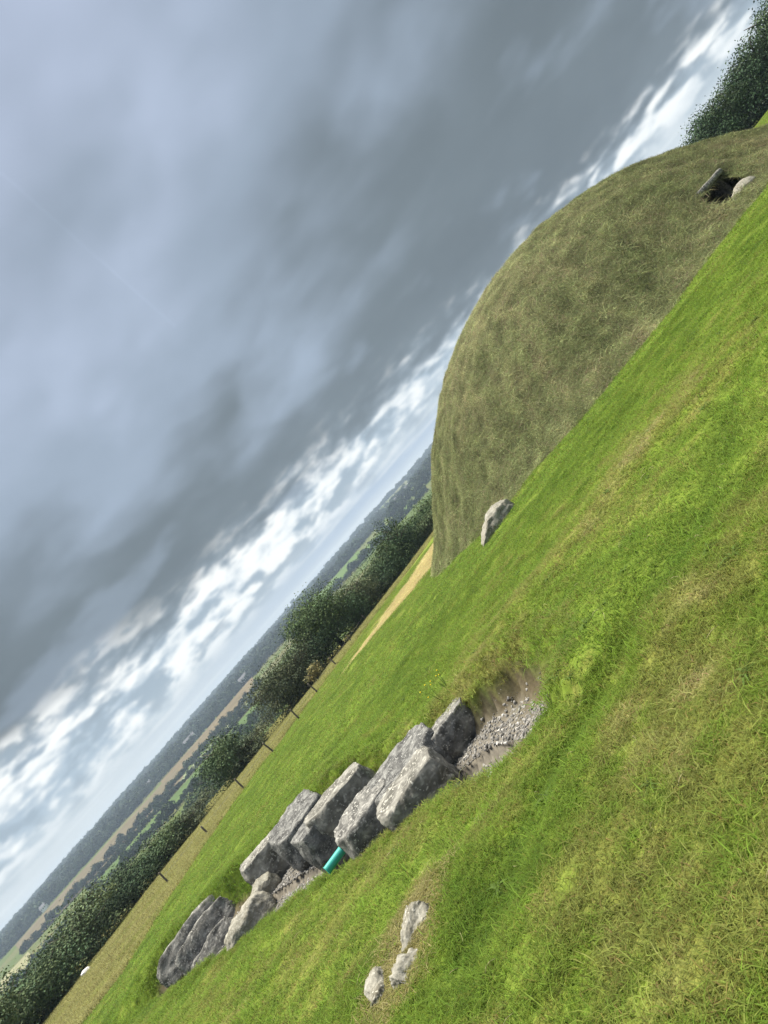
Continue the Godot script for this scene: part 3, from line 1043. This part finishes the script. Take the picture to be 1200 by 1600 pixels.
func place(proto: Array, placed: Array, s: Array, lab: String, grp: String, r: RandomNumberGenerator) -> void:
	var at := Vector3(s[0], land(s[0], s[1]) - 0.08, -s[1])
	var o: Node3D = proto[s[2]]
	var turn := r.randf() * TAU
	var sc := Vector3(s[3], s[4] * (r.randf_range(0.42, 1.12) if s[2] > 0 else 0.98), s[3])
	if not placed[s[2]]:
		placed[s[2]] = true
		o.position = at
		o.rotation.y = turn
		o.scale = sc
		tag(o, lab, o.get_meta("category"), grp)
	else:
		copy(o, String(o.name).rstrip("_0123456789"), lab, grp, at, turn, sc)

func build_fence() -> void:
	var pts := [[-16.4, 30.0], [-14.5, 31.2], [-12.6, 32.3], [-10.9, 33.2], [-9.5, 34.6], [-8.6, 37.0], [-7.7, 40.5], [-7.0, 45.5], [-6.1, 51.0]]
	var n := 0
	var prev := Vector3.ZERO
	for p in pts:
		n += 1
		var at := g(p[0], p[1], 0.0)
		var t := thing("fence_post", "weathered wooden fence post in rough grass, %s from the left" % ORD[n - 1], "fence post", at, rng.randf() * 2.0, "posts of the wire fence below the lawn")
		var st := SurfaceTool.new()
		st.begin(Mesh.PRIMITIVE_TRIANGLES)
		var hp := rng.randf_range(0.42, 0.62)
		var lean := Vector3(rng.randf_range(-0.06, 0.06), 0, rng.randf_range(-0.05, 0.05))
		tube(st, [Vector3(0, -0.3, 0), Vector3(0, 0.3, 0) + lean * 0.5, Vector3(0, hp, 0) + lean, Vector3(0, hp + 0.03, 0) + lean], [0.045, 0.04, 0.038, 0.024], 8)
		st.generate_normals()
		part("post", st.commit(), M.post, t)
		var s2 := SurfaceTool.new()
		s2.begin(Mesh.PRIMITIVE_TRIANGLES)
		tube(s2, [Vector3(-0.06, 0.38, 0), Vector3(0.06, 0.38, 0)], [0.006, 0.006], 5)
		s2.generate_normals()
		part("staple", s2.commit(), M.wire, t)
		var top := at + Vector3(0, 0.38, 0)
		if n > 1:
			var s3 := SurfaceTool.new()
			s3.begin(Mesh.PRIMITIVE_TRIANGLES)
			var mid := (prev + top) * 0.5 - Vector3(0, 0.04, 0)
			tube(s3, [prev, prev.lerp(mid, 0.5) - Vector3(0, 0.012, 0), mid, mid.lerp(top, 0.5) - Vector3(0, 0.012, 0), top], [0.003, 0.003, 0.003, 0.003, 0.003], 4)
			s3.generate_normals()
			var w := part("fence_wire", s3.commit(), M.wire, self)
			tag(w, "thin fence wire from the %s to the %s post" % [ORD[n - 2], ORD[n - 1]], "wire", "wires of the fence below the lawn")
		prev = top

# ------------------------------------------------------------------ the ruined passage
func build_stones() -> void:
	var gp := "upright stones of the ruined passage"
	# each stone stands sunk in the trench floor; its flat top is at the given height
	block("thick grey block nearest the gravel end of the trench, flat pale top", -1.22, 8.15, -0.31, 0.54, 0.42, 8.0, Vector3.ZERO, 0.36, 1, gp)
	block("broad pale boulder with flat top behind the front block", -1.93, 8.22, -0.25, 1.0, 0.86, 18.0, Vector3(3, 0, 0), 0.56, 2, gp)
	block("largest front block with oval speckled top and dark face", -1.84, 7.52, -0.275, 0.78, 0.58, 16.0, Vector3(2, 0, 1), 0.44, 3, gp)
	block("low oval topped slab at the near rim beside the teal tube", -2.52, 8.12, -0.255, 0.80, 0.62, 24.0, Vector3(2, 0, 0), 0.62, 4, gp)
	block("long square edged block with pale ridge in mid trench", -3.02, 9.50, -0.20, 0.95, 0.46, 10.0, Vector3.ZERO, 0.24, 5, gp)
	block("dark short block against the long block's left end", -3.50, 9.42, -0.24, 0.50, 0.50, 36.0, Vector3.ZERO, 0.30, 6, gp)
	block("rough grey slab leaning on the grass bank behind the long block", -3.90, 10.40, -0.17, 0.86, 0.75, 22.0, Vector3(7, 0, 0), 0.50, 7, gp)
	block("thin topped dark slab left of the leaning slab", -4.86, 11.12, -0.26, 0.78, 0.40, 16.0, Vector3.ZERO, 0.34, 8, gp)
	var at9 := g(-5.28, 10.28, -0.14)
	stone("boulder", "pale rounded boulder at the trench's near rim", at9, Vector3(0.74, 0.46, 0.55), 22.0, Vector3(4, 0, 4), 0.66, 29, [[Vector3(0.7, 0.4, 0.7), 0.30]], "boulders of the trench", 0.045, M.pale_stone, "boulder")
	stone("boulder", "small lichened stone between dark slab and pale boulder", g(-5.05, 10.75, -0.08), Vector3(0.36, 0.30, 0.30), 10.0, Vector3.ZERO, 0.6, 13, [], "boulders of the trench", 0.04, M.pale_stone, "boulder")
	var gs := "leaning slabs at the left end"
	stone("slab", "rearmost of three grey slabs stacked at the trench's left end", g(-7.1, 12.35, -0.06), Vector3(1.5, 0.50, 0.20), 20.0, Vector3(-24, 0, 1), 0.16, 10, [[Vector3(-0.5, 1, 0), 0.46]], gs, 0.036)
	stone("slab", "middle of three grey slabs stacked at the trench's left end", g(-6.74, 11.92, -0.10), Vector3(1.15, 0.46, 0.17), 22.0, Vector3(-22, 0, 2), 0.2, 11, [[Vector3(-0.5, 1, 0), 0.38]], gs, 0.036)
	stone("slab", "front, lowest of three grey slabs at the trench's left end", g(-6.55, 11.50, -0.16), Vector3(0.85, 0.40, 0.15), 24.0, Vector3(-24, 0, 4), 0.2, 12, [[Vector3(-0.5, 1, 0), 0.34]], gs, 0.036)
	# outcrop in the lawn
	var og := "rocks showing through the lawn"
	stone("outcrop_rock", "curved pale rock breaking through the lawn, largest of three", g(-1.77, 4.66, -0.12), Vector3(0.24, 0.21, 0.42), -18.0, Vector3(6, 0, 22), 0.5, 20, [[Vector3(0.8, 0.5, 0.3), 0.07]], og, 0.04, M.pale_stone, "rock")
	stone("outcrop_rock", "short pale rock in dry grass, middle of three", g(-1.86, 4.32, -0.10), Vector3(0.26, 0.18, 0.22), 40.0, Vector3(4, 0, -14), 0.4, 21, [[Vector3(0.2, 0.9, 0.5), 0.05]], og, 0.04, M.pale_stone, "rock")
	stone("outcrop_rock", "narrow sliver of rock in dry grass, smallest of three", g(-2.10, 4.54, -0.10), Vector3(0.12, 0.15, 0.30), 8.0, Vector3(0, 0, 16), 0.4, 22, [], og, 0.03, M.pale_stone, "rock")
	# the teal tube lying at the rim
	var tb := thing("teal_tube", "short teal plastic tube lying at the trench's near rim", "tube", Vector3(-3.12, -0.45, -8.16), deg_to_rad(24.0), "")
	var st := SurfaceTool.new()
	st.begin(Mesh.PRIMITIVE_TRIANGLES)
	var len_ := 0.25
	for s in [[0.048, 1], [0.043, -1]]:
		for k in 20:
			var a0 := TAU * k / 20.0
			var a1 := TAU * (k + 1) / 20.0
			var q := [Vector3(-len_ / 2, cos(a0) * s[0], sin(a0) * s[0]), Vector3(-len_ / 2, cos(a1) * s[0], sin(a1) * s[0]), Vector3(len_ / 2, cos(a1) * s[0], sin(a1) * s[0]), Vector3(len_ / 2, cos(a0) * s[0], sin(a0) * s[0])]
			for j in ([0, 1, 2, 0, 2, 3] if s[1] > 0 else [0, 2, 1, 0, 3, 2]):
				st.add_vertex(q[j])
	st.generate_normals()
	part("tube_wall", st.commit(), M.teal, tb)
	for e in [-1, 1]:
		var s4 := SurfaceTool.new()
		s4.begin(Mesh.PRIMITIVE_TRIANGLES)
		var to := TorusMesh.new()
		to.inner_radius = 0.042
		to.outer_radius = 0.052
		to.rings = 20
		to.ring_segments = 8
		s4.append_from(to, 0, Transform3D(Basis(Vector3(0, 0, 1), PI / 2), Vector3(e * len_ / 2, 0, 0)))
		part("rim", s4.commit(), M.teal, tb)
	# yellow flowered weed on the far bank
	for f in [[-1.02, 8.75, 5, "ragged yellow flowered weed on the bank above the first block"], [-1.14, 8.55, 3, "smaller yellow flowered weed on the bank, left of the other"]]:
		var w := thing("yellow_flower", f[3], "flower", g(f[0], f[1], 0.0), 0.0, "yellow weeds on the bank")
		for k in f[2]:
			var s5 := SurfaceTool.new()
			s5.begin(Mesh.PRIMITIVE_TRIANGLES)
			var top := Vector3(rng.randf_range(-0.12, 0.12), rng.randf_range(0.14, 0.27), rng.randf_range(-0.08, 0.08))
			tube(s5, [Vector3(0, -0.03, 0), top * 0.5 + Vector3(0.01, 0.03, 0), top], [0.004, 0.003, 0.002], 5)
			s5.generate_normals()
			var stem := part("stem", s5.commit(), M.stem, w)
			var s6 := SurfaceTool.new()
			s6.begin(Mesh.PRIMITIVE_TRIANGLES)
			for p in 11:
				var a := TAU * p / 11.0
				var o := Vector3(cos(a), 0.25, sin(a)) * 0.024
				var sd := Vector3(-sin(a), 0, cos(a)) * 0.006
				for q in [top, top + o * 0.7 + sd, top + o, top, top + o, top + o * 0.7 - sd]:
					s6.add_vertex(q)
			var ball := SphereMesh.new()
			ball.radius = 0.009
			ball.height = 0.012
			ball.radial_segments = 8
			ball.rings = 4
			s6.append_from(ball, 0, Transform3D(Basis(), top + Vector3(0, 0.004, 0)))
			s6.generate_normals()
			part("flower_head", s6.commit(), M.yellow, stem)
	# gravel and small stones on the trench floor
	var pm := []
	for k in 3:
		pm.append(stone_mesh(Vector3(1.0, 0.7, 0.8), 0.5, 40 + k, [[Vector3(0.4, 1, 0.2), 0.25]], 0.12, 4))
	var wh: Array = [[], [], []]
	var cs := [PackedColorArray(), PackedColorArray(), PackedColorArray()]
	var r := RandomNumberGenerator.new()
	r.seed = 77
	for i in 210000:
		var x := r.randf_range(-9.0, 0.1)
		var d := r.randf_range(5.7, 13.4)
		var t := trench_dist(x, d).x
		if t > -0.10 - 0.2 * r.randf(): continue
		if x < -5.9 and r.randf() < 0.8: continue
		if t > -0.25 and r.randf() < 0.5: continue
		var s := 0.008 + 0.034 * pow(r.randf(), 5.0)
		var b := Basis.from_euler(Vector3(r.randf() * 6.0, r.randf() * 6.0, r.randf() * 6.0)).scaled(Vector3.ONE * s)
		wh[i % 3].append(Transform3D(b, g(x, d, -0.002)))
		var k := r.randf_range(0.12, 0.28)
		if r.randf() < 0.08: k = r.randf_range(0.32, 0.52)
		cs[i % 3].append(Color(k, k * 0.96, k * 0.9))
	var gr := Node3D.new()
	gr.name = "gravel"
	add_child(gr)
	tag(gr, "grey and white gravel on the trench floor", "gravel", "", "stuff")
	for k in 3:
		var arr: Array[Transform3D] = []
		arr.assign(wh[k])
		scatter("pebbles", pm[k], M.gravel, arr, cs[k], gr)

# ------------------------------------------------------------------ grass
func build_grass() -> void:
	var r := RandomNumberGenerator.new()
	r.seed = 1234
	var near_m := [blade_mesh(28, 0.08, 0.022, 0.055, 0.0036, 1.8, 0.12, 1), blade_mesh(26, 0.08, 0.025, 0.070, 0.0038, 1.1, 0.14, 2), blade_mesh(24, 0.08, 0.02, 0.055, 0.0036, 2.4, 0.22, 3)]
	var mid_m := [blade_mesh(30, 0.14, 0.02, 0.06, 0.005, 1.2, 0.14, 4), blade_mesh(30, 0.14, 0.02, 0.055, 0.005, 2.6, 0.18, 5)]
	var far_m := [blade_mesh(40, 0.30, 0.025, 0.06, 0.011, 2.2, 0.14, 6), blade_mesh(40, 0.30, 0.02, 0.055, 0.011, 2.8, 0.14, 7)]
	var lawn := Node3D.new()
	lawn.name = "lawn_grass"
	add_child(lawn)
	tag(lawn, "short mown green lawn with dry yellowish patches", "grass", "", "stuff")
	var zones := [[near_m, 0.9, 5.2, 520.0, "near_blades"], [mid_m, 5.0, 15.5, 180.0, "blades"], [far_m, 15.0, 47.0, 40.0, "distant_blades"]]
	for z in zones:
		var meshes: Array = z[0]
		var wh := []
		var cs := []
		for k in meshes.size():
			wh.append([])
			cs.append(PackedColorArray())
		var area: float = 0.5 * 1.9 * (z[2] * z[2] - z[1] * z[1])
		for i in int(area * z[3]):
			var d: float = sqrt(lerpf(z[1] * z[1], z[2] * z[2], r.randf()))
			var x := d * r.randf_range(-1.02, 0.88)
			if in_mound(x, d): continue
			if d < 16.0 and d > 5.0 and x < 0.6:
				var t := trench_dist(x, d).x + 0.16 * na.get_noise_2d(x * 17.0 + 9.0, d * 17.0)
				if t < 0.015: continue
			if d > 18.0 and (pale_zone(x, d) > 0.4 or path_zone(x, d) > 0.5): continue
			if d < 6.0:
				var oc := seg_dist(Vector2(x, d), Vector2(-1.75, 4.98), Vector2(-1.98, 4.35))
				if oc + 0.2 * nc.get_noise_2d(x * 3.0, d * 3.0) < 0.16 and r.randf() < 0.7: continue
			var c := lawn_color(x, d)
			var w := r.randi() % meshes.size()
			var k := r.randf_range(0.72, 1.2) * (1.0 + 0.35 * nc.get_noise_2d(x * 9.0, d * 9.0))
			var lush := 1.0 + 0.5 * clampf((c.g - c.r) * 5.0 - 0.2, -0.3, 1.0)
			var s := r.randf_range(0.75, 1.2)
			var b := Basis(Vector3.UP, r.randf() * TAU).scaled(Vector3(s, s * lush, s))
			wh[w].append(Transform3D(b, g(x, d)))
			cs[w].append(Color(c.r * k, c.g * k * r.randf_range(0.95, 1.05), c.b * k))
		for w in meshes.size():
			var arr: Array[Transform3D] = []
			arr.assign(wh[w])
			scatter(z[4], meshes[w], M.grass, arr, cs[w], lawn)
	# longer tufts hanging over the trench's rim and round the stones
	var rim_w := []
	var rim_c := PackedColorArray()
	for i in 26000:
		var x := r.randf_range(-9.8, 0.9)
		var d := r.randf_range(5.0, 14.6)
		var t := trench_dist(x, d)
		var tt := t.x + 0.16 * na.get_noise_2d(x * 17.0 + 9.0, d * 17.0)
		if tt < -0.07 or tt > 0.22 + 0.25 * r.randf(): continue
		if seg_dist(Vector2(x, d), Vector2(-3.35, 7.95), Vector2(-2.85, 8.1)) < 0.22: continue
		var c := lawn_color(x, d)
		if t.y > 0.0 and x > -3.5: c = c.lerp(OLIVE, 0.5 * r.randf()).lerp(STRAW, 0.25 * r.randf())
		var s := r.randf_range(0.6, 1.15)
		rim_w.append(Transform3D(Basis(Vector3.UP, r.randf() * TAU).scaled(Vector3(s, s, s)), g(x, d)))
		rim_c.append(c * r.randf_range(0.8, 1.15))
	var ra: Array[Transform3D] = []
	ra.assign(rim_w)
	scatter("rim_tufts", blade_mesh(18, 0.06, 0.03, 0.085, 0.0045, 1.4, 0.2, 8), M.grass, ra, rim_c, lawn)
	# dead grass and moss round the outcrop
	var dw: Array[Transform3D] = []
	var dc := PackedColorArray()
	for i in 900:
		var a := r.randf() * TAU
		var q := 0.36 * r.randf()
		var f := r.randf()
		var x := lerpf(-1.72, -2.05, f) + cos(a) * q
		var d := lerpf(5.1, 4.25, f) + sin(a) * q
		var s := r.randf_range(0.6, 1.2)
		dw.append(Transform3D(Basis(Vector3.UP, r.randf() * TAU).scaled(Vector3(s, s * 0.7, s)), g(x, d)))
		dc.append(STRAW.lerp(Color(0.22, 0.20, 0.05), r.randf()) * r.randf_range(0.7, 1.1))
	var dead := scatter("dry_grass", blade_mesh(14, 0.06, 0.03, 0.08, 0.004, 2.0, 0.2, 9), M.grass, dw, dc, self, "dead straw and moss round the rocks in the lawn", "grass")
	# rough unmown strip and straw track
	var pw: Array[Transform3D] = []
	var pc := PackedColorArray()
	var tw: Array[Transform3D] = []
	var tc := PackedColorArray()
	for i in 70000:
		var d: float = sqrt(lerpf(18.0 * 18.0, 66.0 * 66.0, r.randf()))
		var x := d * r.randf_range(-1.0, 0.16)
		var pz := pale_zone(x, d)
		if path_zone(x, d) > 0.5:
			for q in 2:
				var xx := x + r.randf_range(-0.4, 0.4)
				var dd := d + r.randf_range(-0.4, 0.4)
				tw.append(Transform3D(Basis(Vector3.UP, r.randf() * TAU), g(xx, dd)))
				tc.append(Color(0.44, 0.40, 0.19) * r.randf_range(0.9, 1.25))
			continue
		if pz < 0.3 or in_mound(x, d): continue
		var st := 0.5 + 0.5 * nb.get_noise_2d(x * 0.4, d * 2.0)
		var s := r.randf_range(0.7, 1.3) * (0.8 + 0.5 * st)
		pw.append(Transform3D(Basis(Vector3.UP, r.randf() * TAU).scaled(Vector3.ONE * s), g(x, d)))
		pc.append(PALE.lerp(OLIVE, 0.7 * sstep(0.6, 0.2, st)) * r.randf_range(0.75, 1.25))
	scatter("rough_grass", blade_mesh(40, 0.34, 0.08, 0.20, 0.012, 1.5, 0.25, 10), M.grass, pw, pc, self, "pale unmown grass strip along the fence and hedge", "grass")
	scatter("straw_track", blade_mesh(40, 0.30, 0.02, 0.05, 0.014, 2.0, 0.3, 11), M.grass, tw, tc, self, "track of cut straw curling round behind the mound", "track")
	# dry stalks lying in the lawn and flat weed rosettes
	var sw: Array[Transform3D] = []
	var sc := PackedColorArray()
	for i in 150:
		var d: float = sqrt(lerpf(1.4, 64.0, r.randf()))
		var x := d * r.randf_range(-0.5, 0.85)
		if x < 0.6 and trench_dist(x, d).x < 0.1: continue
		var s := r.randf_range(0.25, 0.7)
		sw.append(Transform3D(Basis(Vector3.UP, r.randf() * TAU).scaled(Vector3(s, 1, s)), g(x, d, 0.022)))
		sc.append(Color(0.42, 0.38, 0.20) * r.randf_range(0.7, 1.2))
	var s8 := SurfaceTool.new()
	s8.begin(Mesh.PRIMITIVE_TRIANGLES)
	tube(s8, [Vector3(-0.07, 0, 0), Vector3(-0.02, 0.012, 0.012), Vector3(0.03, 0.014, 0.008), Vector3(0.075, 0.002, -0.014)], [0.0014, 0.0018, 0.0016, 0.0012], 4)
	s8.generate_normals()
	scatter("dry_stalks", s8.commit(), M.gravel, sw, sc, self, "pale dry grass stalks lying loose on the lawn", "straw")
	var ww: Array[Transform3D] = []
	var wc := PackedColorArray()
	for i in 90:
		var d: float = sqrt(lerpf(3.0, 160.0, r.randf()))
		var x := d * r.randf_range(-0.4, 0.75)
		if x < 0.6 and trench_dist(x, d).x < 0.15: continue
		var s := r.randf_range(0.5, 1.3)
		ww.append(Transform3D(Basis(Vector3.UP, r.randf() * TAU).scaled(Vector3.ONE * s), g(x, d, 0.012)))
		wc.append(Color(0.095, 0.150, 0.032) * r.randf_range(0.8, 1.3))
	scatter("weed_leaves", blade_mesh(12, 0.012, 0.03, 0.055, 0.016, 2.6, 0.0, 12), M.grass, ww, wc, self, "small dark flat weeds scattered through the lawn", "weeds")
